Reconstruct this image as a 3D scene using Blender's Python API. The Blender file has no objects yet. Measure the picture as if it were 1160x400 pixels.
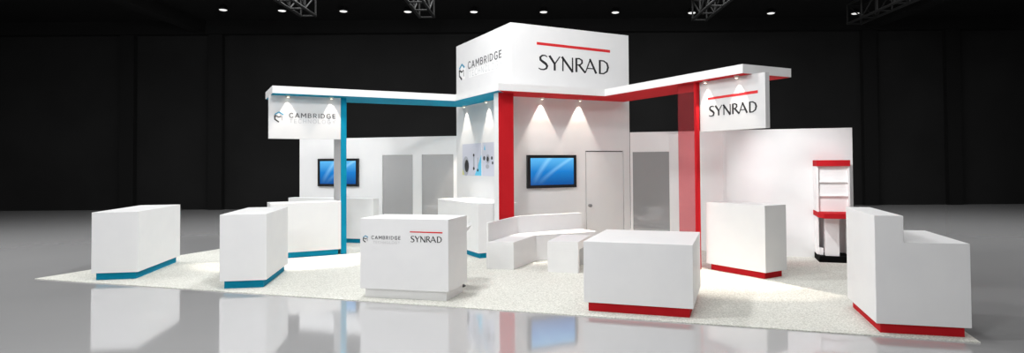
import bpy, bmesh, math, random
from mathutils import Matrix, Vector
PI = math.pi
random.seed(4)
SC = bpy.context.scene
COL = SC.collection

# ------------------------------------------------------------------ camera
YAW, PIT, ROL = 0.4975, 0.0228, -0.0068
EYE = 1.93
cd = bpy.data.cameras.new('camera')
cam = bpy.data.objects.new('camera', cd); COL.objects.link(cam)
cd.sensor_width = 36.0
cd.lens = 706.13 / 1160 * 36
cd.shift_x = (580 - 602.05) / 1160
cd.shift_y = (168.25 - 200) / 1160
cd.clip_end = 200
cam.matrix_world = Matrix.Translation((0, 0, EYE)) @ Matrix.Rotation(-YAW, 4, 'Z') @ Matrix.Rotation(PI/2 + PIT, 4, 'X') @ Matrix.Rotation(ROL, 4, 'Z')
SC.camera = cam

# ------------------------------------------------------------------ view and world
SC.view_settings.view_transform = 'Standard'
SC.view_settings.look = 'None'
SC.view_settings.gamma = 1.0
SC.view_settings.use_curve_mapping = False
SC.view_settings.exposure = 0.0
w = bpy.data.worlds.new('world'); SC.world = w; w.use_nodes = True
w.node_tree.nodes['Background'].inputs[0].default_value = (0.01, 0.01, 0.01, 1)
w.node_tree.nodes['Background'].inputs[1].default_value = 1.0

# ------------------------------------------------------------------ added fill lights over the stand and hall, no fixtures seen
def lamp(name, loc, power, soft=0.5, color=(1, 1, 1)):  # added point fill, stands for no visible fixture
    l = bpy.data.lights.new(name, 'POINT'); l.energy = power; l.shadow_soft_size = soft; l.color = color
    o = bpy.data.objects.new(name, l); COL.objects.link(o); o.location = loc
    o.visible_camera = True
    return o
def area_fill(name, r, f, sx, sy, z, power):  # added rectangular fill at roof height, no real panel there
    l = bpy.data.lights.new(name, 'AREA'); l.shape = 'RECTANGLE'; l.size = sx; l.size_y = sy; l.energy = power
    o = bpy.data.objects.new(name, l); COL.objects.link(o)
    o.location = (r*math.cos(YAW) + f*math.sin(YAW), -r*math.sin(YAW) + f*math.cos(YAW), z); o.rotation_euler = (0, 0, -YAW)
area_fill('left_area_fill', -15, 12, 12, 10, 7.95, 1350)
area_fill('back_area_fill', 0, 20, 20, 3, 7.95, 1300)
area_fill('right_area_fill', 15, 14, 12, 10, 7.95, 900)
area_fill('front_area_fill', -2, 0, 14, 8, 7.95, 260)
area_fill('stand_area_fill', 3, 9, 8, 6, 7.95, 130)
lamp('centre_fill', (3.3, 10.3, 7.3), 620, 0.25)
lamp('right_top_fill', (6.8, 5.2, 7.6), 230, 0.3)
lamp('left_top_fill', (0.2, 11.8, 7.6), 110, 0.3)
lamp('stand_front_fill', (1.2, 7.4, 6.0), 690, 0.3)
lamp('front_fill', (-3.2, 1.6, 6.0), 780, 0.6)
lamp('front_left_fill', (-7.0, 1.0, 6.0), 820, 0.5)

# ------------------------------------------------------------------ materials
def mat(name, color, rough=0.5, spec=0.5, metal=0.0, emit=None, es=1.0):
    m = bpy.data.materials.new(name); m.use_nodes = True
    b = m.node_tree.nodes['Principled BSDF']
    b.inputs['Base Color'].default_value = (*color, 1)
    b.inputs['Roughness'].default_value = rough
    b.inputs['Specular IOR Level'].default_value = spec
    b.inputs['Metallic'].default_value = metal
    if emit:
        b.inputs['Emission Color'].default_value = (*emit, 1)
        b.inputs['Emission Strength'].default_value = es
    return m
def grain(m, scale, a, b_, bump=0.0, detail=3):
    """procedural variation between two near colours, optional bump"""
    nt = m.node_tree; b = nt.nodes['Principled BSDF']
    tc = nt.nodes.new('ShaderNodeTexCoord'); n = nt.nodes.new('ShaderNodeTexNoise'); r = nt.nodes.new('ShaderNodeValToRGB')
    n.inputs['Scale'].default_value = scale; n.inputs['Detail'].default_value = detail
    r.color_ramp.elements[0].position = 0.35; r.color_ramp.elements[1].position = 0.65
    r.color_ramp.elements[0].color = (*a, 1); r.color_ramp.elements[1].color = (*b_, 1)
    nt.links.new(tc.outputs['Object'], n.inputs['Vector']); nt.links.new(n.outputs['Fac'], r.inputs['Fac'])
    nt.links.new(r.outputs['Color'], b.inputs['Base Color'])
    if bump:
        bp = nt.nodes.new('ShaderNodeBump'); bp.inputs['Strength'].default_value = bump; bp.inputs['Distance'].default_value = 0.01
        nt.links.new(n.outputs['Fac'], bp.inputs['Height']); nt.links.new(bp.outputs['Normal'], b.inputs['Normal'])
    return m
WHITE = grain(mat('white_laminate', (0.8, 0.8, 0.8), 0.45, 0.3), 3.0, (0.79, 0.79, 0.795), (0.81, 0.81, 0.81))
WHITE2 = mat('gloss_white_laminate', (0.95, 0.95, 0.95), 0.35, 0.4)
PANEL = grain(mat('white_panel', (0.8, 0.8, 0.8), 0.6, 0.2), 2.0, (0.79, 0.79, 0.795), (0.81, 0.81, 0.81))
TEAL = grain(mat('teal_laminate', (0.01, 0.2, 0.32), 0.7, 0.08), 4.0, (0.003, 0.225, 0.365), (0.004, 0.235, 0.38))
RED = grain(mat('red_laminate', (0.5, 0.02, 0.025), 0.7, 0.08), 4.0, (0.49, 0.012, 0.018), (0.51, 0.014, 0.020))
BLACK = mat('black_plastic', (0.008, 0.008, 0.009), 0.35)
DARK = mat('black_laminate', (0.004, 0.004, 0.004), 0.8, 0.05)
INK = mat('black_lettering', (0.01, 0.01, 0.012), 0.6)
INKG = mat('charcoal_lettering', (0.05, 0.05, 0.06), 0.6)
INKR = mat('red_lettering', (0.66, 0.015, 0.02), 0.5)
INKT = mat('teal_lettering', (0.02, 0.27, 0.45), 0.5)
PALE = mat('pale_grey_lettering', (0.60, 0.61, 0.62), 0.6)
METAL = mat('brushed_steel', (0.25, 0.25, 0.26), 0.3, 0.5, 1.0)
DMETAL = mat('dark_steel', (0.02, 0.02, 0.02), 0.35, 0.5, 0.8)
SHADOWGAP = mat('door_gap_shade', (0.03, 0.03, 0.03), 0.8)  # dark colour standing in for shade in the door gap
CHROME = mat('chrome', (0.6, 0.6, 0.62), 0.15, 0.5, 1.0)
CHAIRW = mat('white_plastic', (0.82, 0.82, 0.82), 0.35)
FIX = mat('spotlight_housing', (0.75, 0.7, 0.65), 0.4)
LENS = mat('spotlight_lens', (1, 0.9, 0.75), 0.4, emit=(1.0, 0.86, 0.66), es=6)
HLENS = mat('hall_lamp_lens', (0.8, 0.8, 0.8), 0.4, emit=(1.0, 0.99, 0.97), es=0.75)
TRUSSM = mat('truss_metal', (0.007, 0.007, 0.007), 0.6, 0.2)
HALLW = grain(mat('hall_wall_paint', (0.012, 0.012, 0.012), 0.9, 0.0), 0.4, (0.013, 0.013, 0.013), (0.016, 0.016, 0.016))
HALLC = mat('hall_ceiling_paint', (0.010, 0.010, 0.010), 0.9, 0.0)
HALLD = mat('hall_pier_paint', (0.011, 0.011, 0.011), 0.9, 0.0)
SIGNB = mat('grey_white_signboard', (0.66, 0.66, 0.665), 0.6, 0.2)
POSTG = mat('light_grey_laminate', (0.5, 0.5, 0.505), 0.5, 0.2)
# carpet
CARPET = grain(mat('cream_loop_carpet', (0.75, 0.75, 0.7), 0.95, 0.0), 55.0, (0.54, 0.54, 0.49), (0.82, 0.82, 0.765), 0.5, 3)
# polished concrete
FLOORM = mat('polished_concrete', (0.42, 0.42, 0.42), 0.09, 0.5)
def setup_floor():
    nt = FLOORM.node_tree; b = nt.nodes['Principled BSDF']
    b.inputs['IOR'].default_value = 1.45; b.inputs['Specular IOR Level'].default_value = 0.0; b.inputs['Roughness'].default_value = 1.0
    tc = nt.nodes.new('ShaderNodeTexCoord'); n = nt.nodes.new('ShaderNodeTexNoise'); r = nt.nodes.new('ShaderNodeValToRGB')
    n.inputs['Scale'].default_value = 0.5; n.inputs['Detail'].default_value = 4
    r.color_ramp.elements[0].color = (0.44, 0.44, 0.445, 1); r.color_ramp.elements[1].color = (0.48, 0.48, 0.48, 1)
    nt.links.new(tc.outputs['Object'], n.inputs['Vector']); nt.links.new(n.outputs['Fac'], r.inputs['Fac'])
    nt.links.new(r.outputs['Color'], b.inputs['Base Color'])
    g = nt.nodes.new('ShaderNodeBsdfGlossy'); g.inputs['Roughness'].default_value = 0.07; g.inputs['Color'].default_value = (0.93, 0.93, 0.94, 1)
    fr = nt.nodes.new('ShaderNodeFresnel'); fr.inputs['IOR'].default_value = 1.5
    ma = nt.nodes.new('ShaderNodeMath'); ma.operation = 'MULTIPLY_ADD'; ma.inputs[1].default_value = 0.45; ma.inputs[2].default_value = 0.34
    mx = nt.nodes.new('ShaderNodeMixShader'); out = nt.nodes['Material Output']
    nt.links.new(fr.outputs[0], ma.inputs[0]); nt.links.new(ma.outputs[0], mx.inputs[0])
    nt.links.new(b.outputs[0], mx.inputs[1]); nt.links.new(g.outputs[0], mx.inputs[2]); nt.links.new(mx.outputs[0], out.inputs['Surface'])
setup_floor()
def glass_mat(name, tint, fac, rough=0.3, color=None):
    m = bpy.data.materials.new(name); m.use_nodes = True; nt = m.node_tree; nt.nodes.clear()
    o = nt.nodes.new('ShaderNodeOutputMaterial'); mx = nt.nodes.new('ShaderNodeMixShader')
    t = nt.nodes.new('ShaderNodeBsdfTransparent'); p = nt.nodes.new('ShaderNodeBsdfPrincipled')
    t.inputs[0].default_value = (*tint, 1)
    p.inputs['Base Color'].default_value = (*(color or tint), 1); p.inputs['Roughness'].default_value = rough
    mx.inputs[0].default_value = fac
    nt.links.new(t.outputs[0], mx.inputs[1]); nt.links.new(p.outputs[0], mx.inputs[2]); nt.links.new(mx.outputs[0], o.inputs[0])
    return m
GREYG = glass_mat('grey_tinted_glass', (0.9, 0.9, 0.9), 0.5, 0.35, (0.46, 0.46, 0.465))
REDG = glass_mat('translucent_red_acrylic', (0.94, 0.62, 0.64), 0.2, 0.3, (0.46, 0.07, 0.08))
# tv screen picture: blue swooshes
def screen_mat():
    m = bpy.data.materials.new('screen_picture'); m.use_nodes = True; nt = m.node_tree
    b = nt.nodes['Principled BSDF']; b.inputs['Base Color'].default_value = (0.005, 0.01, 0.02, 1); b.inputs['Roughness'].default_value = 0.2
    uv = nt.nodes.new('ShaderNodeUVMap'); uv.uv_map = 'UVMap'
    sep = nt.nodes.new('ShaderNodeSeparateXYZ'); nt.links.new(uv.outputs[0], sep.inputs[0])
    ramp = nt.nodes.new('ShaderNodeValToRGB')
    e = ramp.color_ramp.elements
    e[0].position = 0.0; e[0].color = (0.003, 0.06, 0.24, 1)
    e[1].position = 1.0; e[1].color = (0.10, 0.42, 0.75, 1)
    k = ramp.color_ramp.elements.new(0.5); k.color = (0.008, 0.17, 0.50, 1)
    nt.links.new(sep.outputs[1], ramp.inputs[0])
    # two light streaks: |a x + b y + c| narrow
    def streak(ax, ay, c, wdt, bend):
        m1 = nt.nodes.new('ShaderNodeMath'); m1.operation = 'MULTIPLY'; m1.inputs[1].default_value = ax; nt.links.new(sep.outputs[0], m1.inputs[0])
        sq = nt.nodes.new('ShaderNodeMath'); sq.operation = 'POWER'; sq.inputs[1].default_value = bend; nt.links.new(sep.outputs[1], sq.inputs[0])
        m2 = nt.nodes.new('ShaderNodeMath'); m2.operation = 'MULTIPLY'; m2.inputs[1].default_value = ay; nt.links.new(sq.outputs[0], m2.inputs[0])
        a = nt.nodes.new('ShaderNodeMath'); a.operation = 'ADD'; nt.links.new(m1.outputs[0], a.inputs[0]); nt.links.new(m2.outputs[0], a.inputs[1])
        a2 = nt.nodes.new('ShaderNodeMath'); a2.operation = 'ADD'; a2.inputs[1].default_value = c; nt.links.new(a.outputs[0], a2.inputs[0])
        ab = nt.nodes.new('ShaderNodeMath'); ab.operation = 'ABSOLUTE'; nt.links.new(a2.outputs[0], ab.inputs[0])
        mr = nt.nodes.new('ShaderNodeMapRange'); mr.inputs[1].default_value = 0; mr.inputs[2].default_value = wdt; mr.inputs[3].default_value = 1; mr.inputs[4].default_value = 0
        nt.links.new(ab.outputs[0], mr.inputs[0]); return mr.outputs[0]
    s1 = streak(1.0, -0.35, -0.09, 0.09, 1.4); s2 = streak(1.0, -0.75, -0.20, 0.10, 1.3)
    mx = nt.nodes.new('ShaderNodeMath'); mx.operation = 'MAXIMUM'; nt.links.new(s1, mx.inputs[0]); nt.links.new(s2, mx.inputs[1])
    # streaks fade toward the bottom
    mu = nt.nodes.new('ShaderNodeMath'); mu.operation = 'MULTIPLY'; nt.links.new(mx.outputs[0], mu.inputs[0]); nt.links.new(sep.outputs[1], mu.inputs[1])
    mu2 = nt.nodes.new('ShaderNodeMath'); mu2.operation = 'MULTIPLY'; mu2.inputs[1].default_value = 0.55; nt.links.new(mu.outputs[0], mu2.inputs[0])
    mc = nt.nodes.new('ShaderNodeMixRGB'); mc.inputs[2].default_value = (0.35, 0.68, 0.95, 1)
    nt.links.new(mu2.outputs[0], mc.inputs[0]); nt.links.new(ramp.outputs[0], mc.inputs[1])
    nt.links.new(mc.outputs[0], b.inputs['Emission Color']); b.inputs['Emission Strength'].default_value = 1.25
    return m
SCREEN = screen_mat()

# ------------------------------------------------------------------ helpers
ORG = {}
def tag(o, label=None, cat=None, group=None, kind=None):
    if label: o['label'] = label
    if cat: o['category'] = cat
    if group: o['group'] = group
    if kind: o['kind'] = kind
    return o
def thing(name, label, cat, loc, group=None):
    o = bpy.data.objects.new(name, None); COL.objects.link(o); o.location = loc; o.empty_display_size = 0.2
    ORG[o] = Vector(loc)
    return tag(o, label, cat, group)
class MB:
    """collects shapes given in world coordinates"""
    def __init__(s): s.bm = bmesh.new()
    def prism(s, poly, z0, z1, bev=0.0):
        b = bmesh.new()
        lo = [b.verts.new((x, y, z0)) for x, y in poly]; hi = [b.verts.new((x, y, z1)) for x, y in poly]
        n = len(poly)
        b.faces.new(lo[::-1]); b.faces.new(hi)
        for i in range(n): b.faces.new((lo[i], lo[(i+1) % n], hi[(i+1) % n], hi[i]))
        bmesh.ops.recalc_face_normals(b, faces=b.faces)
        if bev: bmesh.ops.bevel(b, geom=list(b.edges), offset=bev, segments=2, affect='EDGES', profile=0.6)
        me = bpy.data.meshes.new('tmp'); b.to_mesh(me); b.free(); s.bm.from_mesh(me); bpy.data.meshes.remove(me)
        return s
    def fbox(s, o, t, a0, a1, b0, b1, z0, z1, bev=0.0):
        """box in a plan frame at point o, turned by t: a along, b back"""
        ux, uy = math.cos(t), math.sin(t)
        P = [(o[0] + a*ux - b*uy, o[1] + a*uy + b*ux) for a, b in ((a0, b0), (a1, b0), (a1, b1), (a0, b1))]
        return s.prism(P, z0, z1, bev)
    def tube(s, p, q, r, seg=12, r2=None):
        p, q = Vector(p), Vector(q); d = q - p
        m = Matrix.Translation((p + q)/2) @ d.to_track_quat('Z', 'Y').to_matrix().to_4x4()
        bmesh.ops.create_cone(s.bm, cap_ends=True, segments=seg, radius1=r, radius2=r if r2 is None else r2, depth=d.length, matrix=m)
        return s
    def lathe(s, c, prof, seg=24, axis=Vector((0, 0, 1))):
        q = axis.to_track_quat('Z', 'Y'); rings = []
        for r, z in prof:
            rings.append([s.bm.verts.new(Vector(c) + q @ Vector((r*math.cos(2*PI*i/seg), r*math.sin(2*PI*i/seg), z))) for i in range(seg)])
        for k in range(len(rings)-1):
            for i in range(seg): s.bm.faces.new((rings[k][i], rings[k][(i+1) % seg], rings[k+1][(i+1) % seg], rings[k+1][i]))
        s.bm.faces.new(rings[0][::-1]); s.bm.faces.new(rings[-1])
        return s
    def build(s, name, m, parent=None, smooth=False, **kw):
        me = bpy.data.meshes.new(name)
        bmesh.ops.recalc_face_normals(s.bm, faces=s.bm.faces)
        base = ORG[parent] if parent is not None else kw.pop('org', None)
        if base is None:
            xs = [v.co for v in s.bm.verts]
            base = Vector(((min(v.x for v in xs)+max(v.x for v in xs))/2, (min(v.y for v in xs)+max(v.y for v in xs))/2, min(v.z for v in xs)))
        bmesh.ops.translate(s.bm, verts=s.bm.verts, vec=-Vector(base))
        s.bm.to_mesh(me); s.bm.free()
        me.materials.append(m)
        if smooth:
            for f in me.polygons: f.use_smooth = True
        o = bpy.data.objects.new(name, me); COL.objects.link(o)
        if parent is not None: o.parent = parent
        else: o.location = base
        ORG[o] = Vector(base)
        return o
def struct(o): o['kind'] = 'structure'; return o

# plane frame for lettering: origin, right unit vector, up, normal (towards the viewer)
class Face:
    def __init__(s, o, right, normal): s.o = Vector(o); s.r = Vector(right).normalized(); s.n = Vector(normal).normalized()
    def p(s, a, z, off=0.0): q = s.o + s.r*a + s.n*off; return Vector((q.x, q.y, z))
def flat_poly(mb, face, pts, off0=0.0, off1=0.003):
    lo = [mb.bm.verts.new(face.p(a, z, off0)) for a, z in pts]; hi = [mb.bm.verts.new(face.p(a, z, off1)) for a, z in pts]
    n = len(pts); mb.bm.faces.new(lo[::-1]); mb.bm.faces.new(hi)
    for i in range(n): mb.bm.faces.new((lo[i], lo[(i+1) % n], hi[(i+1) % n], hi[i]))
def strokes(mb, face, segs, ox, oz, sx, sz, off=0.003):
    """segs: polylines [(x, y, width), ...] in letter units"""
    for pl in segs:
        n = len(pl)
        L, R = [], []
        for i in range(n):
            x, y, wd = pl[i]
            p0 = pl[max(i-1, 0)]; p1 = pl[min(i+1, n-1)]
            dx, dy = p1[0]-p0[0], p1[1]-p0[1]; l = math.hypot(dx, dy) or 1; nx, ny = -dy/l, dx/l
            L.append((ox + (x + nx*wd/2)*sx, oz + (y + ny*wd/2)*sz)); R.append((ox + (x - nx*wd/2)*sx, oz + (y - ny*wd/2)*sz))
        for i in range(n-1): flat_poly(mb, face, [L[i], L[i+1], R[i+1], R[i]], 0.0, off)
GLY = {
 'S': (0.0, [[(.56,.90,.05),(.42,.99,.07),(.24,.97,.09),(.11,.84,.11),(.13,.66,.13),(.30,.53,.14),(.46,.42,.14),(.55,.27,.12),(.50,.10,.10),(.33,.01,.08),(.15,.01,.07),(.0,.09,.05)]]),
 'Y': (.70, [[(0,1,.13),(.33,.48,.11)],[(.69,1,.06),(.35,.46,.07)],[(.34,.54,.11),(.34,0,.11)]]),
 'N': (1.50, [[(.08,0,.07),(.09,.98,.07)],[(.02,1,.12),(.74,-.03,.12)],[(.73,1,.07),(.73,-.02,.07)]]),
 'R': (2.42, [[(.07,0,.11),(.07,1,.11)],[(.04,.96,.07),(.28,.97,.08),(.45,.87,.10),(.46,.68,.10),(.34,.55,.08),(.10,.50,.06)],[(.24,.53,.11),(.68,-.01,.11)]]),
 'A': (3.10, [[(.0,0,.06),(.36,1,.07)],[(.32,1.02,.10),(.76,0,.12)],[(.13,.33,.06),(.58,.33,.06)]]),
 'D': (4.05, [[(.07,0,.11),(.07,1,.11)],[(.04,.965,.07),(.34,.96,.08),(.58,.80,.10),(.66,.52,.12),(.58,.21,.10),(.34,.04,.08),(.04,.03,.07)]]),
}
def synrad(name, face, a0, a1, z0, z1, parent, m=INK, off=0.003, bold=1.2):
    mb = MB(); sx = (a1-a0)/4.74; sz = (z1-z0)
    for ch, (x, segs) in GLY.items(): strokes(mb, face, [[(px, py, wd*bold) for px, py, wd in pl] for pl in segs], a0 + x*sx, z0, sx, sz, off)
    return mb.build(name, m, parent)
SANS = {  # width, strokes
 'C': (.80, [[(.76,.80,.15),(.60,.95,.15),(.38,.99,.15),(.16,.86,.15),(.07,.60,.15),(.07,.40,.15),(.16,.14,.15),(.38,.01,.15),(.60,.05,.15),(.76,.20,.15)]]),
 'A': (.86, [[(.05,0,.15),(.43,1,.15)],[(.43,1,.15),(.81,0,.15)],[(.18,.30,.13),(.68,.30,.13)]]),
 'M': (.98, [[(.08,0,.15),(.08,1,.15)],[(.08,1,.15),(.49,.32,.15)],[(.49,.32,.15),(.90,1,.15)],[(.90,1,.15),(.90,0,.15)]]),
 'B': (.72, [[(.08,0,.15),(.08,1,.15)],[(.02,.94,.13),(.42,.94,.13),(.58,.84,.15),(.58,.64,.15),(.42,.53,.13),(.08,.53,.13)],[(.42,.53,.13),(.62,.42,.15),(.63,.17,.15),(.45,.06,.13),(.02,.06,.13)]]),
 'R': (.74, [[(.08,0,.15),(.08,1,.15)],[(.02,.94,.13),(.42,.94,.13),(.60,.82,.15),(.60,.58,.15),(.42,.46,.13),(.08,.46,.13)],[(.38,.46,.15),(.66,0,.15)]]),
 'I': (.16, [[(.08,0,.15),(.08,1,.15)]]),
 'D': (.82, [[(.08,0,.15),(.08,1,.15)],[(.02,.94,.13),(.38,.94,.13),(.64,.80,.15),(.73,.5,.15),(.64,.20,.15),(.38,.06,.13),(.02,.06,.13)]]),
 'G': (.86, [[(.76,.82,.15),(.60,.95,.15),(.38,.99,.15),(.16,.86,.15),(.07,.60,.15),(.07,.40,.15),(.16,.14,.15),(.38,.01,.15),(.62,.05,.15),(.77,.18,.15),(.77,.46,.15)],[(.46,.46,.13),(.84,.46,.13)]]),
 'E': (.62, [[(.08,0,.15),(.08,1,.15)],[(.02,.94,.13),(.60,.94,.13)],[(.08,.51,.13),(.54,.51,.13)],[(.02,.06,.13),(.60,.06,.13)]]),
 'T': (.72, [[(.36,0,.15),(.36,1,.15)],[(.0,.94,.13),(.72,.94,.13)]]),
 'H': (.78, [[(.08,0,.15),(.08,1,.15)],[(.70,0,.15),(.70,1,.15)],[(.08,.51,.13),(.70,.51,.13)]]),
 'N': (.80, [[(.08,0,.15),(.08,1,.15)],[(.08,1,.15),(.72,0,.15)],[(.72,0,.15),(.72,1,.15)]]),
 'O': (.92, [[(.46,.99,.15),(.20,.88,.15),(.07,.60,.15),(.07,.40,.15),(.20,.12,.15),(.46,.01,.15),(.72,.12,.15),(.85,.40,.15),(.85,.60,.15),(.72,.88,.15),(.46,.99,.15)]]),
 'L': (.60, [[(.08,0,.15),(.08,1,.15)],[(.02,.06,.13),(.58,.06,.13)]]),
 'Y': (.80, [[(.04,1,.15),(.40,.45,.15)],[(.76,1,.15),(.40,.45,.15)],[(.40,.50,.15),(.40,0,.15)]]),
}
def word(name, txt, face, a0, a1, z0, z1, parent, m, off=0.003, gap=.30, thin=1.0):
    tot = sum(SANS[c][0] for c in txt) + gap*(len(txt)-1); sx = (a1-a0)/tot; x = 0; mb = MB()
    for c in txt:
        strokes(mb, face, [[(p, q, w_*thin) for p, q, w_ in pl] for pl in SANS[c][1]], a0 + x*sx, z0, sx, z1-z0, off); x += SANS[c][0] + gap
    return mb.build(name, m, parent)
def emblem(face, a, z, r, parent, off=0.003, rz=None):
    """hexagonal open-box mark: teal roof edges, dark left edges, grey inner stroke"""
    rz = rz or r
    mb = MB(); strokes(mb, face, [[(-.87,.46,.26),(0,.96,.26),(.87,.46,.26)]], a, z, r, rz, off); mb.build('emblem_roof', INKT, parent)
    mb = MB(); strokes(mb, face, [[(-.85,.30,.28),(-.85,-.46,.28),(-.02,-.98,.28)],[(-.85,.30,.22),(-.05,-.02,.22),(.45,.14,.18)]], a, z, r, rz, off); mb.build('emblem_edge', INK, parent)
    mb = MB(); strokes(mb, face, [[(.62,.18,.2),(.62,-.66,.2)]], a, z, r, rz, off); mb.build('emblem_stroke', mat('mid_grey_lettering', (0.35, 0.33, 0.33), 0.6), parent)
def cambridge(face, a_logo, zc, r, a0, a1, z0, z1, t0, t1, tz0, tz1, parent, rz=None, pale=None):
    emblem(face, a_logo, zc, r, parent, rz=rz)
    word('lettering', 'CAMBRIDGE', face, a0, a1, z0, z1, parent, INKG)
    word('sublettering', 'TECHNOLOGY', face, t0, t1, tz0, tz1, parent, pale or PALE, thin=.8)

# ------------------------------------------------------------------ the hall
SY, CY = math.sin(YAW), math.cos(YAW)
def HP(r, f): return (r*CY + f*SY, -r*SY + f*CY)
mb = MB(); mb.prism([HP(-27, -6), HP(27, -6), HP(27, 27), HP(-27, 27)], -0.2, 0.0); struct(mb.build('floor', FLOORM, org=(0, 0, 0)))
mb = MB(); mb.prism([HP(-27, -6), HP(27, -6), HP(27, 27), HP(-27, 27)], 8.1, 8.3); struct(mb.build('ceiling', HALLC))
mb = MB(); mb.prism([HP(-27.3, 27), HP(27.3, 27), HP(27.3, 27.3), HP(-27.3, 27.3)], -0.2, 8.3); struct(mb.build('wall_back', HALLW))
mb = MB(); mb.prism([HP(-27.3, -6.3), HP(27.3, -6.3), HP(27.3, -6), HP(-27.3, -6)], -0.2, 8.3); struct(mb.build('wall_front', HALLW))
mb = MB(); mb.prism([HP(-27.3, -6), HP(-27, -6), HP(-27, 27), HP(-27.3, 27)], -0.2, 8.3); struct(mb.build('wall_left', HALLW))
mb = MB(); mb.prism([HP(27, -6), HP(27.3, -6), HP(27.3, 27), HP(27, 27)], -0.2, 8.3); struct(mb.build('wall_right', HALLW))
mb = MB(); mb.prism([HP(-27, 26.6), HP(27, 26.6), HP(27, 27), HP(-27, 27)], 7.55, 8.1); struct(mb.build('trim_1', HALLC))
for i, r in enumerate((-17.4, -13.6, 14.6, 18.2)):
    mb = MB(); mb.prism([HP(r-.3, 26.75), HP(r+.3, 26.75), HP(r+.3, 27), HP(r-.3, 27)], 0.0, 7.55); struct(mb.build('trim_%d' % (i+2), HALLD))

for i, r in enumerate((-14.2, 14.6)):
    mb = MB(); mb.prism([HP(r-.25, 8), HP(r+.25, 8), HP(r+.25, 26.6), HP(r-.25, 26.6)], 7.6, 8.1); struct(mb.build('trim_%d' % (i+6), HALLC))

# carpet of the stand
FL, FR = (-2.36, 13.43), (7.28, 3.55)
bl = (FL[0] + 0.755*10.4, FL[1] + 0.656*10.4); br = (FR[0] + 0.712*10.4, FR[1] + 0.702*10.4)
mb = MB(); mb.prism([FL, FR, br, bl], 0.001, 0.012)
tag(mb.build('carpet', CARPET), 'large cream white loop carpet laid on the polished grey hall floor', 'carpet')
CZ = 0.012

# ------------------------------------------------------------------ central tower
NX, NY, TW, TD = 5.937, 11.826, 3.123, 3.126
CB, CT = 3.349, 3.495
tower = thing('exhibition_tower', 'tall square white central tower with large company names on its raised header', 'tower', (NX + TW/2, NY + TD/2, CZ))
th = 0.06
dz = 2.19
# right-hand face wall (with door opening) and left-hand face wall, back walls
D0, D1 = NX + 1.877, NX + 2.946
mb = MB()
mb.prism([(NX, NY), (D0, NY), (D0, NY+th), (NX, NY+th)], CZ, CT)
mb.prism([(D1, NY), (NX+TW, NY), (NX+TW, NY+th), (D1, NY+th)], CZ, CT)
mb.prism([(D0, NY), (D1, NY), (D1, NY+th), (D0, NY+th)], dz, CT)
mb.build('door_wall', PANEL, tower)
mb = MB(); mb.prism([(NX, NY+th), (NX+th, NY+th), (NX+th, NY+TD), (NX, NY+TD)], CZ, CT); mb.build('poster_wall', PANEL, tower)
mb = MB(); mb.prism([(NX+TW-th, NY+th), (NX+TW, NY+th), (NX+TW, NY+TD), (NX+TW-th, NY+TD)], CZ, CT); mb.build('side_wall', PANEL, tower)
mb = MB(); mb.prism([(NX+th, NY+TD-th), (NX+TW-th, NY+TD-th), (NX+TW-th, NY+TD), (NX+th, NY+TD)], CZ, CT); mb.build('back_wall', PANEL, tower)
mb = MB()
mb.prism([(NX, NY), (NX+TW, NY), (NX+TW, NY+TD), (NX, NY+TD)], CT+0.0, 4.93, 0.006)
header = mb.build('header', PANEL, tower)
# door
mb = MB(); mb.prism([(D0+.02, NY+.004), (D1-.018, NY+.004), (D1-.018, NY+.045), (D0+.02, NY+.045)], CZ+.01, dz-.022, 0.002)
door = mb.build('door', PANEL, tower)
mb = MB(); mb.prism([(D0, NY+.046), (D1, NY+.046), (D1, NY+.058), (D0, NY+.058)], CZ, dz); mb.build('door_gap_backing', SHADOWGAP, tower)  # dark sheet behind the door, paints the shadow in its gap
mb = MB(); mb.lathe((7.905, NY+.004, 0.95), [(.03, 0), (.034, .008), (.014, .012), (.013, .035), (.03, .045), (.038, .06), (.034, .078), (.015, .085)], 20, Vector((0, -1, 0)))
mb.build('door_knob', METAL, door, True)
# header writing, right-hand face
fR = Face((NX, NY, 0), (1, 0, 0), (0, -1, 0))
mb = MB(); flat_poly(mb, fR, [(.634, 4.502), (2.583, 4.477), (2.583, 4.540), (.634, 4.562)]); mb.build('accent_bar', INKR, header)
synrad('lettering', fR, .675, 2.535, 3.965, 4.285, header)
# header writing, left-hand face: runs from the far end (left) to the near corner (right)
fL = Face((NX, NY+TD, 0), (0, -1, 0), (-1, 0, 0))
def ya(y): return NY + TD - y
WH = mat('bright_white_decal', (0.95, 0.95, 0.95), 0.5)
mb = MB(); flat_poly(mb, fL, [(ya(14.12), 4.02), (ya(12.17), 4.00), (ya(12.17), 4.20), (ya(14.12), 4.215)], 0.0, 0.0015)
flat_poly(mb, fL, [(ya(14.78), 4.08), (ya(14.38), 4.02), (ya(14.34), 4.30), (ya(14.56), 4.40)], 0.0, 0.0015)
mb.build('backing_decal', WH, header)
cambridge(fL, ya(14.57), 4.225, .20, ya(14.18), ya(12.28), 4.245, 4.415, ya(14.10), ya(12.25), 4.04, 4.195, header, rz=.195, pale=mat('faint_grey_lettering', (0.62, 0.63, 0.64), 0.6))

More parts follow.
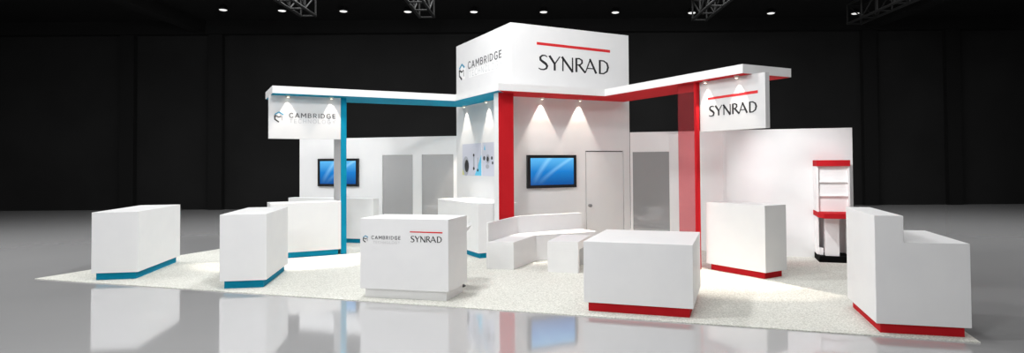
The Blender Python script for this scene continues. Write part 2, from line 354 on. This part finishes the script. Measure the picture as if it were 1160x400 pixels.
# ------------------------------------------------------------------ canopies with coloured undersides
CX0, CY0 = 5.232, 10.974     # outer corner of the canopy
LV, LU, LW = 2.306, 3.856, 1.336
RU, RV, RW = 2.526, 3.822, 1.144
e = 0.012
teal_poly = [(CX0, CY0), (CX0, CY0+LV), (CX0-LU, CY0+LV), (CX0-LU, CY0+LV+LW), (NX-.002, CY0+LV+LW), (NX-.002, NY-.002)]
red_poly = [(CX0, CY0), (NX-.002, NY-.002), (CX0+RU+RW, NY-.002), (CX0+RU+RW, CY0-RV), (CX0+RU, CY0-RV), (CX0+RU, CY0)]
def inset(poly, d):
    n = len(poly); out = []
    area = sum(poly[i][0]*poly[(i+1) % n][1] - poly[(i+1) % n][0]*poly[i][1] for i in range(n))
    sgn = 1 if area > 0 else -1
    for i in range(n):
        p0, p1, p2 = Vector(poly[i-1]), Vector(poly[i]), Vector(poly[(i+1) % n])
        d1 = (p1-p0).normalized(); d2 = (p2-p1).normalized()
        n1 = Vector((-d1.y, d1.x))*sgn; n2 = Vector((-d2.y, d2.x))*sgn
        k = (n1+n2); k = k / max(k.dot(n1), 0.2)
        out.append(tuple(p1 + k*d))
    return out
cteal = thing('canopy', 'white roof arm with teal underside reaching left from the tower', 'canopy', (CX0-LU/2, CY0+LV+LW/2, CB))
MB().prism(teal_poly, CB, CT).build('fascia', WHITE, cteal)
MB().prism(inset(teal_poly, e), CB-.006, CB-.0005).build('soffit', TEAL, cteal)
cred = thing('canopy', 'white roof arm with red underside reaching right and forward from the tower', 'canopy', (CX0+RU+RW/2, CY0-RV/2, CB))
MB().prism(red_poly, CB, CT).build('fascia', WHITE, cred)
MB().prism(inset(red_poly, e), CB-.006, CB-.0005).build('soffit', RED, cred)
cz = CB - .007

KX, KY = 5.372, 11.268
# column under the outer canopy corner
col = thing('corner_column', 'broad upright column with red face and white edge in front of the tower corner', 'column', (5.54, 11.37, CZ))
MB().prism([(KX, KY+.01), (5.706, KY+.01), (5.706, 11.485), (KX, 11.485)], CZ, cz, 0.002).build('core', WHITE, col)
MB().prism([(KX+.004, KY), (5.710, KY), (5.710, KY+.01), (KX+.004, KY+.01)], CZ, cz).build('red_facing', RED, col)['label'] = 'flat red facing'
# left post
lp = thing('canopy_post', 'slim upright post with teal front edge at the left company sign', 'post', (2.83, 14.0, CZ))
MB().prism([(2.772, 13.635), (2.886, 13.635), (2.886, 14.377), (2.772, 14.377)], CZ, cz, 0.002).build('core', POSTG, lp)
MB().prism([(2.770, 13.62), (2.888, 13.62), (2.888, 13.635), (2.770, 13.635)], CZ, cz).build('teal_facing', TEAL, lp)['label'] = 'flat teal front edge'
# right post: red edge and a translucent red fin behind it
rp = thing('canopy_post', 'upright fin of translucent red panel with solid red edge at the right company sign', 'post', (7.92, 8.55, CZ))
MB().prism([(7.878, 8.345), (7.955, 8.345), (7.955, 8.40), (7.878, 8.40)], CZ, cz, 0.002).build('solid_edge', RED, rp)['label'] = 'solid red edge'
MB().prism([(7.885, 8.40), (7.905, 8.40), (7.905, 8.83), (7.885, 8.83)], CZ, cz).build('translucent_fin', REDG, rp)['label'] = 'see-through red fin'

# ------------------------------------------------------------------ hanging signs
sl = thing('hanging_sign', 'white rectangular sign with grey company name and hexagonal mark below the teal canopy', 'sign', (2.05, 13.64, 2.455))
MB().prism([(1.342, 13.62), (2.768, 13.62), (2.768, 13.68), (1.342, 13.68)], 2.455, cz, 0.003).build('board', SIGNB, sl)
fS = Face((0, 13.62, 0), (1, 0, 0), (0, -1, 0))
cambridge(fS, 1.538, 2.898, .093, 1.732, 2.658, 2.892, 2.988, 1.738, 2.658, 2.782, 2.862, sl, rz=.105, pale=mat('pale_sign_lettering', (0.43, 0.43, 0.45), 0.6))
sr = thing('hanging_sign', 'white rectangular sign with black company name under a red bar below the red canopy', 'sign', (8.0, 7.59, 2.46))
MB().prism([(7.957, 6.884), (8.055, 6.884), (8.055, 8.335), (7.957, 8.335)], 2.457, cz, 0.003).build('board', SIGNB, sr)
fT = Face((7.957, 8.335, 0), (0, -1, 0), (-1, 0, 0))
def yb(y): return 8.335 - y
mb = MB(); flat_poly(mb, fT, [(yb(8.133), 3.013), (yb(7.03), 3.022), (yb(7.03), 3.070), (yb(8.133), 3.050)]); mb.build('accent_bar', INKR, sr)
synrad('lettering', fT, yb(8.115), yb(7.06), 2.722, 2.898, sr, bold=1.4)

# ------------------------------------------------------------------ canopy spotlights
def spotlight(p, label, group, wall, power=120, k=0.0):
    t = thing('spotlight', label, 'spotlight', (p[0], p[1], cz), group)
    MB().lathe((p[0], p[1], cz-.037), [(.030, 0), (.034, .01), (.030, .025), (.045, .032), (.045, .0365)], 16).build('housing', FIX, t, True)
    MB().lathe((p[0], p[1], cz-.041), [(.012, 0), (.024, .003)], 16).build('lens', LENS, t)
    l = bpy.data.lights.new('spot_bulb', 'SPOT'); l.energy = power; l.spot_size = math.radians(62); l.spot_blend = 0.3; l.shadow_soft_size = 0.012
    l.color = (1.0, 0.90, 0.78)
    l.use_nodes = True; nt = l.node_tree; em = nt.nodes['Emission']; fo = nt.nodes.new('ShaderNodeLightFalloff'); fo.inputs['Strength'].default_value = 1.0
    nt.links.new(fo.outputs['Linear'], em.inputs['Strength'])      # collimated beam
    o = bpy.data.objects.new('spot_bulb', l); COL.objects.link(o); o.parent = t; o.location = (0, 0, -.046)
    d = Vector((wall[0]*0.03, wall[1]*0.03, -1.0))
    o.rotation_euler = d.to_track_quat('-Z', 'Y').to_euler()
    return t
spotlight((1.703, 13.56), 'small canopy spotlight above the mark of the grey-lettered hanging sign', 'canopy spotlights', (0, 1), 75)
spotlight((2.563, 13.56), 'small canopy spotlight above the teal sign near the teal-edged post', 'canopy spotlights', (0, 1), 75)
spotlight((5.865, 14.26), 'small canopy spotlight over the left half of the product poster', 'canopy spotlights', (1, 0))
spotlight((5.865, 12.95), 'small canopy spotlight beside the red column over the poster wall', 'canopy spotlights', (1, 0))
spotlight((6.655, 11.755), 'small red-canopy spotlight above the wall screen beside the red column', 'canopy spotlights', (0, 1))
spotlight((7.632, 11.755), 'small red-canopy spotlight on the tower wall just left of the door', 'canopy spotlights', (0, 1))
spotlight((7.896, 8.133), 'small canopy spotlight over the red-bar sign next to the red fin', 'canopy spotlights', (1, 0), 75)
spotlight((7.896, 7.415), 'small canopy spotlight over the middle of the red-bar hanging sign', 'canopy spotlights', (1, 0), 75)

def wall_washer(p, aim, label, power, size=70):
    t = thing('spotlight', label, 'spotlight', (p[0], p[1], cz), 'wall washing spotlights')
    d = (Vector(aim) - Vector((p[0], p[1], cz-.08))).normalized()
    MB().tube((p[0], p[1], cz-.0005), (p[0], p[1], cz-.12), .012).build('stem', FIX, t)
    MB().lathe((p[0]-d.x*.03, p[1]-d.y*.03, cz-.135-d.z*.03), [(.030, 0), (.036, .02), (.040, .08)], 16, d).build('housing', FIX, t, True)
    l = bpy.data.lights.new('wash_bulb', 'SPOT'); l.energy = power; l.spot_size = math.radians(size); l.spot_blend = 0.9; l.shadow_soft_size = 0.02
    l.color = (1.0, 1.0, 1.0)
    o = bpy.data.objects.new('wash_bulb', l); COL.objects.link(o); o.parent = t; o.location = d*.08 + Vector((0, 0, -.135))
    o.rotation_euler = d.to_track_quat('-Z', 'Y').to_euler()
wall_washer((8.35, 7.35), (10.6, 8.4, 1.5), 'angled spotlight behind the red-bar sign washing the bright partition', 240, 66)
wall_washer((2.2, 14.35), (3.6, 17.3, 1.7), 'added unseen spotlight behind the grey-lettered sign brightening the left partition', 170)  # added only to brighten the left partition, no such fixture seen

# ------------------------------------------------------------------ posters on the tower's left wall
def poster(y0, y1, label, kind):
    t = thing('wall_poster', label, 'poster', (NX-.004, (y0+y1)/2, 1.63), 'product posters')
    mb = MB(); flat_poly(mb, fL, [(ya(y1), 1.63), (ya(y0), 1.63), (ya(y0), 2.40), (ya(y1), 2.40)], 0.001, 0.006)
    mb.build('print_sheet', mat('poster_lilac', (0.62, 0.64, 0.74), 0.5), t)
    def disc(y, z, ry, rz, m, nm, off=0.0075):
        mb = MB(); flat_poly(mb, fL, [(ya(y) + ry*math.cos(a), z + rz*math.sin(a)) for a in [2*PI*i/20 for i in range(20)]], 0.006, off); mb.build(nm, m, t)
    def quad(pts, m, nm, off=0.007):
        mb = MB(); flat_poly(mb, fL, [(ya(y), z) for y, z in pts], 0.006, off); mb.build(nm, m, t)
    LB = mat('poster_sky_blue', (0.12, 0.55, 0.80), 0.5); GR = mat('poster_grey', (0.42, 0.44, 0.5), 0.5); YE = mat('poster_yellow', (0.75, 0.75, 0.2), 0.5)
    if kind == 0:
        disc(14.32, 1.86, .20, .24, GR, 'lens_barrel'); disc(14.27, 1.86, .13, .155, BLACK, 'lens_glass', 0.009)
        quad([(14.54, 1.64), (14.42, 1.64), (14.54, 1.78)], YE, 'yellow_corner')
        quad([(13.86, 1.80), (13.79, 1.80), (13.79, 2.12), (13.86, 2.12)], GR, 'probe_body'); disc(13.83, 2.12, .045, .035, INK, 'probe_tip'); disc(13.83, 1.80, .05, .04, INK, 'probe_foot')
        quad([(13.62, 1.76), (13.57, 1.76), (13.57, 2.06), (13.62, 2.06)], GR, 'probe_body'); disc(13.595, 1.76, .045, .035, INK, 'probe_foot')
        quad([(13.78, 1.635), (13.385, 1.635), (13.385, 2.12)], LB, 'blue_wedge', 0.0067)
    else:
        disc(13.02, 2.02, .10, .11, GR, 'scanner_ring'); disc(13.02, 2.02, .055, .06, INK, 'scanner_core', 0.009)
        disc(13.22, 2.04, .06, .05, INKG, 'motor_end'); disc(13.04, 1.85, .10, .05, GR, 'mount')
        disc(12.80, 2.04, .05, .04, INKG, 'mirror'); disc(12.76, 1.93, .04, .035, INK, 'mirror_foot')
        quad([(13.24, 2.24), (13.15, 2.22), (13.19, 2.36)], LB, 'blue_mark')
poster(13.375, 14.545, 'square lilac product poster showing a black lens and a blue wedge', 0)
poster(12.55, 13.335, 'lilac product poster of small dark scanner parts, half behind the red column', 1)

# ------------------------------------------------------------------ screens
def tv(face, a0, a1, z0, z1, label, base):
    t = thing('wall_screen', label, 'screen', base, 'wall screens')
    b = 0.065
    mb = MB()
    def bx(aa, ab, za, zb, o0, o1):
        flat_poly(mb, face, [(aa, za), (ab, za), (ab, zb), (aa, zb)], o0, o1)
    bx(a0, a1, z0, z0+b, 0.004, 0.07); bx(a0, a1, z1-b, z1, 0.004, 0.07); bx(a0, a0+b, z0+b, z1-b, 0.004, 0.07); bx(a1-b, a1, z0+b, z1-b, 0.004, 0.07); bx(a0+b, a1-b, z0+b, z1-b, 0.004, 0.05)
    mb.build('bezel', BLACK, t)
    me = bpy.data.meshes.new('display'); v = [face.p(a, z, .054) - Vector(base) for a, z in ((a0+b, z0+b), (a1-b, z0+b), (a1-b, z1-b), (a0+b, z1-b))]
    me.from_pydata([tuple(q) for q in v], [], [(0, 1, 2, 3)]); uv = me.uv_layers.new(name='UVMap')
    for i, c in enumerate(((0, 0), (1, 0), (1, 1), (0, 1))): uv.data[i].uv = c
    me.materials.append(SCREEN); o = bpy.data.objects.new('display', me); COL.objects.link(o); o.parent = t; ORG[o] = Vector(base)
tv(fR, .357, 1.588, 1.377, 2.094, 'black-framed wall screen with blue picture on the tower, right of the red column', (NX+.97, NY-.03, 1.377))

# ------------------------------------------------------------------ low partition walls on the diagonal
R2 = math.sqrt(2)
S0 = 20.88
def pt(t, S): return ((t*R2 + S)/2, (S - t*R2)/2)     # point on the line x+y=S at diagonal coordinate t
WHH = 2.63
def strip(mb, t0, t1, z0, z1, Sf=S0, thk=0.06):
    d = thk*R2
    mb.prism([pt(t0, Sf), pt(t1, Sf), pt(t1, Sf+d), pt(t0, Sf+d)], z0, z1)
def fdiag(S): return Face((*pt(0, S), 0), (1, -1, 0), (-1, -1, 0))
tl_end = -6.373      # where the left run meets the tower corner
gl = thing('partition_wall', 'long low white partition left of the tower with two tinted glass panels', 'partition wall', (*pt(-8.7, S0+.05), CZ))
mb = MB()
for a, b in ((-11.085, -8.511), (-7.616, -7.362), (-6.464, tl_end+.0)): strip(mb, a, b, CZ, WHH)
strip(mb, -8.511, -7.616, 2.16, WHH); strip(mb, -7.362, -6.464, 2.16, WHH)
mb.build('wall_panel', PANEL, gl)
for a, b in ((-8.511, -7.616), (-7.362, -6.464)):
    mb = MB(); strip(mb, a, b, CZ, 2.16, S0+.03, 0.012); mb.build('glass_panel', GREYG, gl)['label'] = 'grey tinted glass'
gr_ = thing('partition_wall', 'low white partition right of the tower with two tinted glass panels', 'partition wall', (*pt(-.8, S0+.05), CZ))
mb = MB()
for a, b in ((-1.945, -1.888), (-.963, -.734), (-.05, .12)): strip(mb, a, b, CZ, WHH)
strip(mb, -1.888, -.963, 2.165, WHH); strip(mb, -.734, -.05, 2.165, WHH)
mb.build('wall_panel', PANEL, gr_)
for a, b in ((-1.888, -.963), (-.734, -.05)):
    mb = MB(); strip(mb, a, b, CZ, 2.165, S0+.03, 0.012); mb.build('glass_panel', GREYG, gr_)['label'] = 'grey tinted glass'
bw = thing('partition_wall', 'wide bright white plain partition at the right end behind the display rack', 'partition wall', (*pt(1.4, 19.15), CZ))
mb = MB(); strip(mb, .201, 2.565, CZ, 2.575, 19.1); mb.build('wall_panel', PANEL, bw)
mb = MB(); mb.prism([(9.692, 9.50), (9.752, 9.46), (9.752, 11.10), (9.692, 11.17)], CZ, 2.575); mb.build('return_panel', PANEL, bw)
rw1 = thing('partition_wall', 'rear white wall of the storage room behind the left glass panels', 'partition wall', (*pt(-8.6, 23.6), CZ))
mb = MB(); strip(mb, -11.0, -6.2, CZ, 2.5, 23.5); mb.build('wall_panel', PANEL, rw1)
tv(fdiag(S0), -10.458, -9.205, 1.325, 2.075, 'black-framed wall screen with blue picture behind the teal-edged post', (*pt(-9.83, S0-.04), 1.325))

# ------------------------------------------------------------------ counters
def counter(o, t, w, d, h, i, k, colour, label, group=None, name='display_counter', cat='counter', plinth=None):
    c = (o[0] + w/2*math.cos(t) - d/2*math.sin(t), o[1] + w/2*math.sin(t) + d/2*math.cos(t), CZ)
    r = thing(name, label, cat, c, group)
    MB().fbox(o, t, 0, w, 0, d, k, h, 0.004).build('body', WHITE, r)
    p = MB().fbox(o, t, i, w-i, i, d-i, CZ, k).build('plinth', colour, r)
    if plinth: p['label'] = plinth
    return r
G1 = 'display counters'
counter((-1.484, 12.683), -.3186, .7125, 1.884, 1.147, .0525, .131, TEAL, 'tall white counter on teal plinth at the far left end of the carpet', G1, plinth='teal plinth')
counter((.3656, 10.759), -.3205, .681, 1.626, 1.160, .055, .133, TEAL, 'narrow white counter on teal plinth, second from the left, before the hanging grey sign', G1, plinth='teal plinth')
counter((1.372, 13.57), 0, 1.392, .60, 1.14, .05, .13, TEAL, 'wide white counter on teal plinth touching the teal-edged post', G1, plinth='teal plinth')
fo = pt(-10.30, 18.78)
counter(fo, -PI/4, 2.40, .26, 1.095, .05, .12, TEAL, 'long white counter on teal plinth under the screen behind the teal-edged post', G1, plinth='teal plinth')
counter((5.03, 13.86), -PI/2, 2.34, .90, 1.105, .05, .119, TEAL, 'white counter on teal plinth standing below the product posters', G1, plinth='teal plinth')
counter((8.041, 8.311), -1.4928, 1.2297, .556, 1.206, .058, .121, RED, 'white counter on red plinth beside the red fin before the bright partition', G1, plinth='red plinth')
counter((4.434, 6.779), -.8194, 1.370, 1.492, .910, .05, .13, RED, 'low broad white counter on red plinth at the centre front', G1, plinth='red plinth')
# stepped counter at the right
Do, Dt, Dw, Dd = (6.667, 4.292), -.7542, .9257, 1.356
dc = thing('stepped_counter', 'two-level white counter on red plinth at the right front corner', 'counter', (7.5, 4.8, CZ), G1)
mb = MB()
ux, uy = math.cos(Dt), math.sin(Dt)
b = bmesh.new(); ds = .2887; k0, h1, h2 = .122, 1.3165, 1.0253
prof = [(0, k0), (Dw, k0), (Dw, h2), (ds, h2), (ds, h1), (0, h1)]
fr = [b.verts.new((Do[0]+a*ux, Do[1]+a*uy, z)) for a, z in prof]; bk = [b.verts.new((Do[0]+a*ux-Dd*uy, Do[1]+a*uy+Dd*ux, z)) for a, z in prof]
b.faces.new(fr); b.faces.new(bk[::-1])
for i in range(6): b.faces.new((fr[i], bk[i], bk[(i+1) % 6], fr[(i+1) % 6]))
bmesh.ops.recalc_face_normals(b, faces=b.faces); bmesh.ops.bevel(b, geom=list(b.edges), offset=.004, segments=2, affect='EDGES')
me = bpy.data.meshes.new('t'); b.to_mesh(me); mb.bm.from_mesh(me); b.free(); bpy.data.meshes.remove(me)
mb.build('body', WHITE, dc)
MB().fbox(Do, Dt, .052, Dw-.052, .052, Dd-.052, CZ, k0).build('plinth', RED, dc)['label'] = 'red plinth'
# reception counter with both company names
Ro, Rt = (2.1137, 9.0617), -.7389
rc = counter(Ro, Rt, 1.348, .7545, 1.149, .054, .147, WHITE, 'white reception counter with both company names on its front', None, 'reception_counter')
fC = Face((*Ro, 0), (math.cos(Rt), math.sin(Rt), 0), (math.sin(Rt), -math.cos(Rt), 0))
body = [c for c in rc.children if c.name.startswith('body')][0]
cambridge(fC, .086, .856, .043, .178, .628, .855, .903, .205, .62, .795, .832, body, rz=.047, pale=mat('pale_counter_lettering', (0.62, 0.62, 0.63), 0.6))
mb = MB(); flat_poly(mb, fC, [(.772, .962), (1.262, .957), (1.262, .975), (.772, .977)]); mb.build('accent_bar', INKR, body)
synrad('name_lettering', fC, .782, 1.248, .828, .912, body, bold=1.3)

# ------------------------------------------------------------------ seating
def wdir(a): return Vector((math.cos(a), math.sin(a)))
P1, P2, P3 = Vector((4.664, 10.362)), Vector((5.062, 10.017)), Vector((5.92, 10.743))
sofa = thing('corner_sofa', 'angular white two-wing bench sofa against the tower below the wall screen', 'sofa', (6.0, 10.9, CZ))
YB = 11.29
K = Vector((5.80, YB))
bd = (P1 - P2).normalized()
Q1 = P1 - bd*.055                      # inner foot of left backrest
SX = 7.34
seat_poly = [tuple(P2), tuple(P3), (SX, 10.70), (SX, YB), (K.x, K.y), tuple(Q1)]
MB().prism(seat_poly, CZ, .505, .006).build('seat', WHITE, sofa)
dK = (K - Q1).normalized(); nK = Vector((-dK.y, dK.x))
mb = MB()
back_poly = [tuple(Q1 - dK*.0), (K.x, K.y), (SX, YB), (SX, YB+.09), (K.x-.010, YB+.09), (K.x-.035, YB+.03), tuple(Q1 + nK*.04)]
mb.prism(back_poly, CZ, .845, .005); mb.build('backrest', WHITE, sofa)
# coffee table: slab on two end panels
To = (5.474, 9.512); Tt = -.79
tb = thing('coffee_table', 'low white slab bench table in front of the white corner sofa', 'table', (6.0, 9.7, CZ))
MB().fbox(To, Tt, 0, .547, 0, 1.05, .41, .55, .004).build('table_top', WHITE, tb)
MB().fbox(To, Tt, 0, .547, 0, .10, CZ, .41, .003).build('end_panel', WHITE, tb)
MB().fbox(To, Tt, 0, .547, .95, 1.05, CZ, .41, .003).build('end_panel', WHITE, tb)

# ------------------------------------------------------------------ shell chairs
def shell(mb, c, ang, zs, wd=.44, dp=.42, hb=.40, thk=.012):
    """moulded tub seat: ring of points rising to a back"""
    f = Vector((math.cos(ang), math.sin(ang), 0)); s = Vector((-f.y, f.x, 0)); c = Vector(c)
    nu, nv = 13, 13; grid = {}
    for k in (0, 1):
        for i in range(nu):
            for j in range(nv):
                u = -1 + 2*i/(nu-1); v = j/(nv-1)
                if v < .5: fx = dp/2 - v/.5*dp*.85; z = zs + .02*(1 - v/.5) ; z += .0
                else:
                    q = (v-.5)/.5; fx = dp/2 - dp*.85 - math.sin(q*PI/2)*dp*.18 ; z = zs + hb*q**1.15
                wloc = wd/2*(1 - .18*max(0, v-.6)/.4)
                z += (abs(u)**2.4)*(.09 + .05*math.sin(v*PI))*(1 if v < .75 else (1-v)/.25)
                fx += (abs(u)**2)*.09*max(0, v-.35)/.65
                o = c + f*(fx + (thk if k else 0)*max(0, v-.4)) + s*(u*wloc); 
                grid[k, i, j] = mb.bm.verts.new((o.x, o.y, z + (thk if k else 0)*(1 if v < .6 else .2)))
    for k in (0, 1):
        for i in range(nu-1):
            for j in range(nv-1): mb.bm.faces.new((grid[k, i, j], grid[k, i+1, j], grid[k, i+1, j+1], grid[k, i, j+1]))
    rim = [(i, 0) for i in range(nu)] + [(nu-1, j) for j in range(1, nv)] + [(i, nv-1) for i in range(nu-2, -1, -1)] + [(0, j) for j in range(nv-2, 0, -1)]
    for a in range(len(rim)):
        p, q = rim[a], rim[(a+1) % len(rim)]
        mb.bm.faces.new((grid[0, p[0], p[1]], grid[0, q[0], q[1]], grid[1, q[0], q[1]], grid[1, p[0], p[1]]))
def stool(c, ang, label):
    t = thing('bar_stool', label, 'stool', (c[0], c[1], CZ))
    MB().lathe((c[0], c[1], CZ), [(.155, 0), (.155, .008), (.14, .018), (.05, .03), (.03, .06)], 32).build('foot_disc', DMETAL, t, True)
    MB().tube((c[0], c[1], .06), (c[0], c[1], .74), .025, 16).build('column', CHROME, t, True)
    f = Vector((math.cos(ang), math.sin(ang)))
    MB().tube((c[0], c[1], .33), (c[0]+f.x*.2, c[1]+f.y*.2, .33), .011).build('foot_rest', CHROME, t)
    MB().lathe((c[0], c[1], .735), [(.10, 0), (.13, .03), (.06, .045)], 20).build('swivel_plate', BLACK, t)
    mb = MB(); shell(mb, (c[0], c[1], 0), ang, .80, .44, .36, .20); mb.build('seat_shell', CHAIRW, t, True)
stool((3.61, 9.15), math.radians(-130), 'white shell bar stool mostly hidden behind the reception counter')
def chair(c, ang, label):
    t = thing('shell_chair', label, 'chair', (c[0], c[1], CZ), 'chairs behind tinted glass')
    mb = MB(); shell(mb, (c[0], c[1], 0), ang, .45, .50, .46, .36); mb.build('seat_shell', CHAIRW, t, True)
    f = Vector((math.cos(ang), math.sin(ang))); s = Vector((-f.y, f.x))
    for a in (-1, 1):
        for b_ in (-1, 1):
            q = Vector(c) + f*a*.22 + s*b_*.22; p = Vector(c) + f*a*.10 + s*b_*.10
            MB().tube((q.x, q.y, CZ+.003), (p.x, p.y, .455), .011).build('leg', DMETAL, t)
chair(pt(-1.55, 21.9), -PI*.9, 'white shell chair seen dimly through the glass right of the tower')
chair(pt(-8.2, 22.3), PI*.1, 'white shell chair seen dimly through the first glass panel left of the tower')
rt = thing('round_table', 'round white pedestal table behind the glass left of the tower', 'table', (*pt(-7.55, 22.3), CZ))
c = pt(-7.55, 22.3)
MB().lathe((c[0], c[1], .72), [(.38, 0), (.40, .01), (.40, .03), (.39, .035)], 40).build('table_top', WHITE, rt)
MB().tube((c[0], c[1], .04), (c[0], c[1], .72), .03).build('pedestal', CHROME, rt)
MB().lathe((c[0], c[1], CZ), [(.26, 0), (.26, .01), (.05, .035)], 32).build('foot_disc', DMETAL, rt)

# ------------------------------------------------------------------ literature display rack at the bright partition
kt = thing('display_rack', 'white shelf rack with red cap, red ledge and black base against the bright partition', 'display rack', (*pt(2.15, 18.6), CZ))
def kb(mb, t0, t1, Sa, Sb, z0, z1, bev=0.003):
    mb.prism([pt(t0, Sa), pt(t1, Sa), pt(t1, Sb), pt(t0, Sb)], z0, z1, bev); return mb
K0, K1, KB = 1.845, 2.42, 19.085
kb(MB(), K0, K1, 18.22, KB, CZ, .13).build('base', DARK, kt)['label'] = 'black base'
kb(MB(), K0, K0+.035, 18.55, KB, .13, .86).build('side_panel', WHITE2, kt)
kb(MB(), K1-.035, K1, 18.55, KB, .13, .86).build('side_panel', WHITE2, kt)
kb(MB(), K0+.12, K0+.36, 18.28, 18.50, .13, .86).build('front_upright', WHITE2, kt)
kb(MB(), K0+.035, K1-.035, 19.0, KB, .13, .86).build('lower_back_panel', WHITE2, kt)
kb(MB(), K0+.035, K0+.10, 18.45, 18.60, .13, .26).build('foot_block', WHITE2, kt)
mb = MB(); mb.prism([pt(K0+.06, 17.80), pt(K1, 17.80), pt(K1, KB), pt(K0-.01, KB), pt(K0-.01, 18.15)], .86, .955, .003); mb.build('ledge', RED, kt)['label'] = 'red ledge'
kb(MB(), K0, K0+.03, 18.42, KB, .955, 1.825).build('side_panel', WHITE2, kt)
kb(MB(), K1-.03, K1, 18.42, KB, .955, 1.825).build('side_panel', WHITE2, kt)
kb(MB(), K0+.03, K1-.03, 18.50, 18.56, .955, 1.825).build('back_panel', WHITE2, kt)
for z in (1.25, 1.515):
    kb(MB(), K0+.03, K1-.03, 18.43, 18.50, z, z+.014, .001).build('shelf', WHITE2, kt)
kb(MB(), K0-.004, K1+.004, 18.36, KB, 1.825, 1.94).build('cap', RED, kt)['label'] = 'red cap'

# ------------------------------------------------------------------ hall ceiling lamps and trusses
HL = {0: [], 1: []}
def cin(px, py, z):      # hall roof positions in hall coordinates
    f = 706.13*(z-EYE)/(184.3-py); return ((px-602)/706.13*f, f)
words = ['leftmost', 'second from left', 'third from left', 'fourth from left', 'fifth from left', 'sixth from left', 'seventh from left', 'eighth from left', 'ninth from left', 'tenth from left']
rows = [(-11.9, 24.0), (-9.7, 24.2), (-7.35, 24.35), (-4.85, 24.5), (-2.25, 24.6), (.52, 24.7), (3.4, 24.85), (6.5, 25.0), (9.75, 25.15), (13.25, 25.3)]
rows2 = [(9.6, 22.6), (13.0, 22.8), (6.3, 22.4)]
def hall_lamp(r, f, label):
    x, y = HP(r, f)
    t = thing('ceiling_lamp', label, 'ceiling lamp', (x, y, 7.9), 'hall ceiling lamps')
    MB().lathe((x, y, 7.93), [(.15, 0), (.17, .03), (.12, .12), (.04, .17)], 20).build('housing', TRUSSM, t)
    MB().lathe((x, y, 7.905), [(.12, 0), (.15, .02)], 20).build('lens', HLENS, t)
for i, (r, f) in enumerate(rows): hall_lamp(r, f, 'small bright ceiling lamp, %s in the dark hall roof row' % words[i])
hall_lamp(9.85, 22.45, 'dim ceiling lamp at the top edge left of the right roof truss')
hall_lamp(13.1, 22.6, 'bright ceiling lamp at the top edge beside the right roof truss')
def truss(r, f1, label):
    x, y = HP(r, f1)
    t = thing('roof_truss', label, 'roof truss', (x, y, 6.95), 'roof trusses')
    f0 = 9.0; zb, zt, wd = 7.0, 7.7, .25
    def P(s, f, z): return (*HP(r + s*wd, f), z)
    mb = MB()
    for s in (-1, 1):
        for z in (zb, zt): mb.tube(P(s, f0, z), P(s, f1, z), .05, 8)
    mb.build('chord', TRUSSM, t)
    mb = MB(); n = int((f1-f0)/1.0)
    for s in (-1, 1):
        for i in range(n+1):
            f = f1 - i*1.0
            mb.tube(P(s, f, zb), P(s, f, zt), .03, 6)
            if i < n: mb.tube(P(s, f, zb if i % 2 else zt), P(s, f-1.0, zt if i % 2 else zb), .025, 6)
    for i in range(n+1):
        f = f1 - i*1.0; mb.tube(P(-1, f, zb), P(1, f, zb), .03, 6); mb.tube(P(-1, f, zt), P(1, f, zt), .03, 6)
    mb.build('lattice', TRUSSM, t)
    for f in (f1-.5, f1-6, f1-11):
        for s in (-1, 1): MB().tube(P(s, f, zt), P(s, f, 8.1), .02, 6).build('hanger', TRUSSM, t)
truss(-7.6, 21.2, 'dark lattice roof truss above the teal canopy arm')
truss(-3.6, 21.5, 'dark lattice roof truss up left of the tower header')
truss(6.05, 22.2, 'dark lattice roof truss above the red canopy arm')
truss(12.0, 23.0, 'dark lattice roof truss at the upper right')
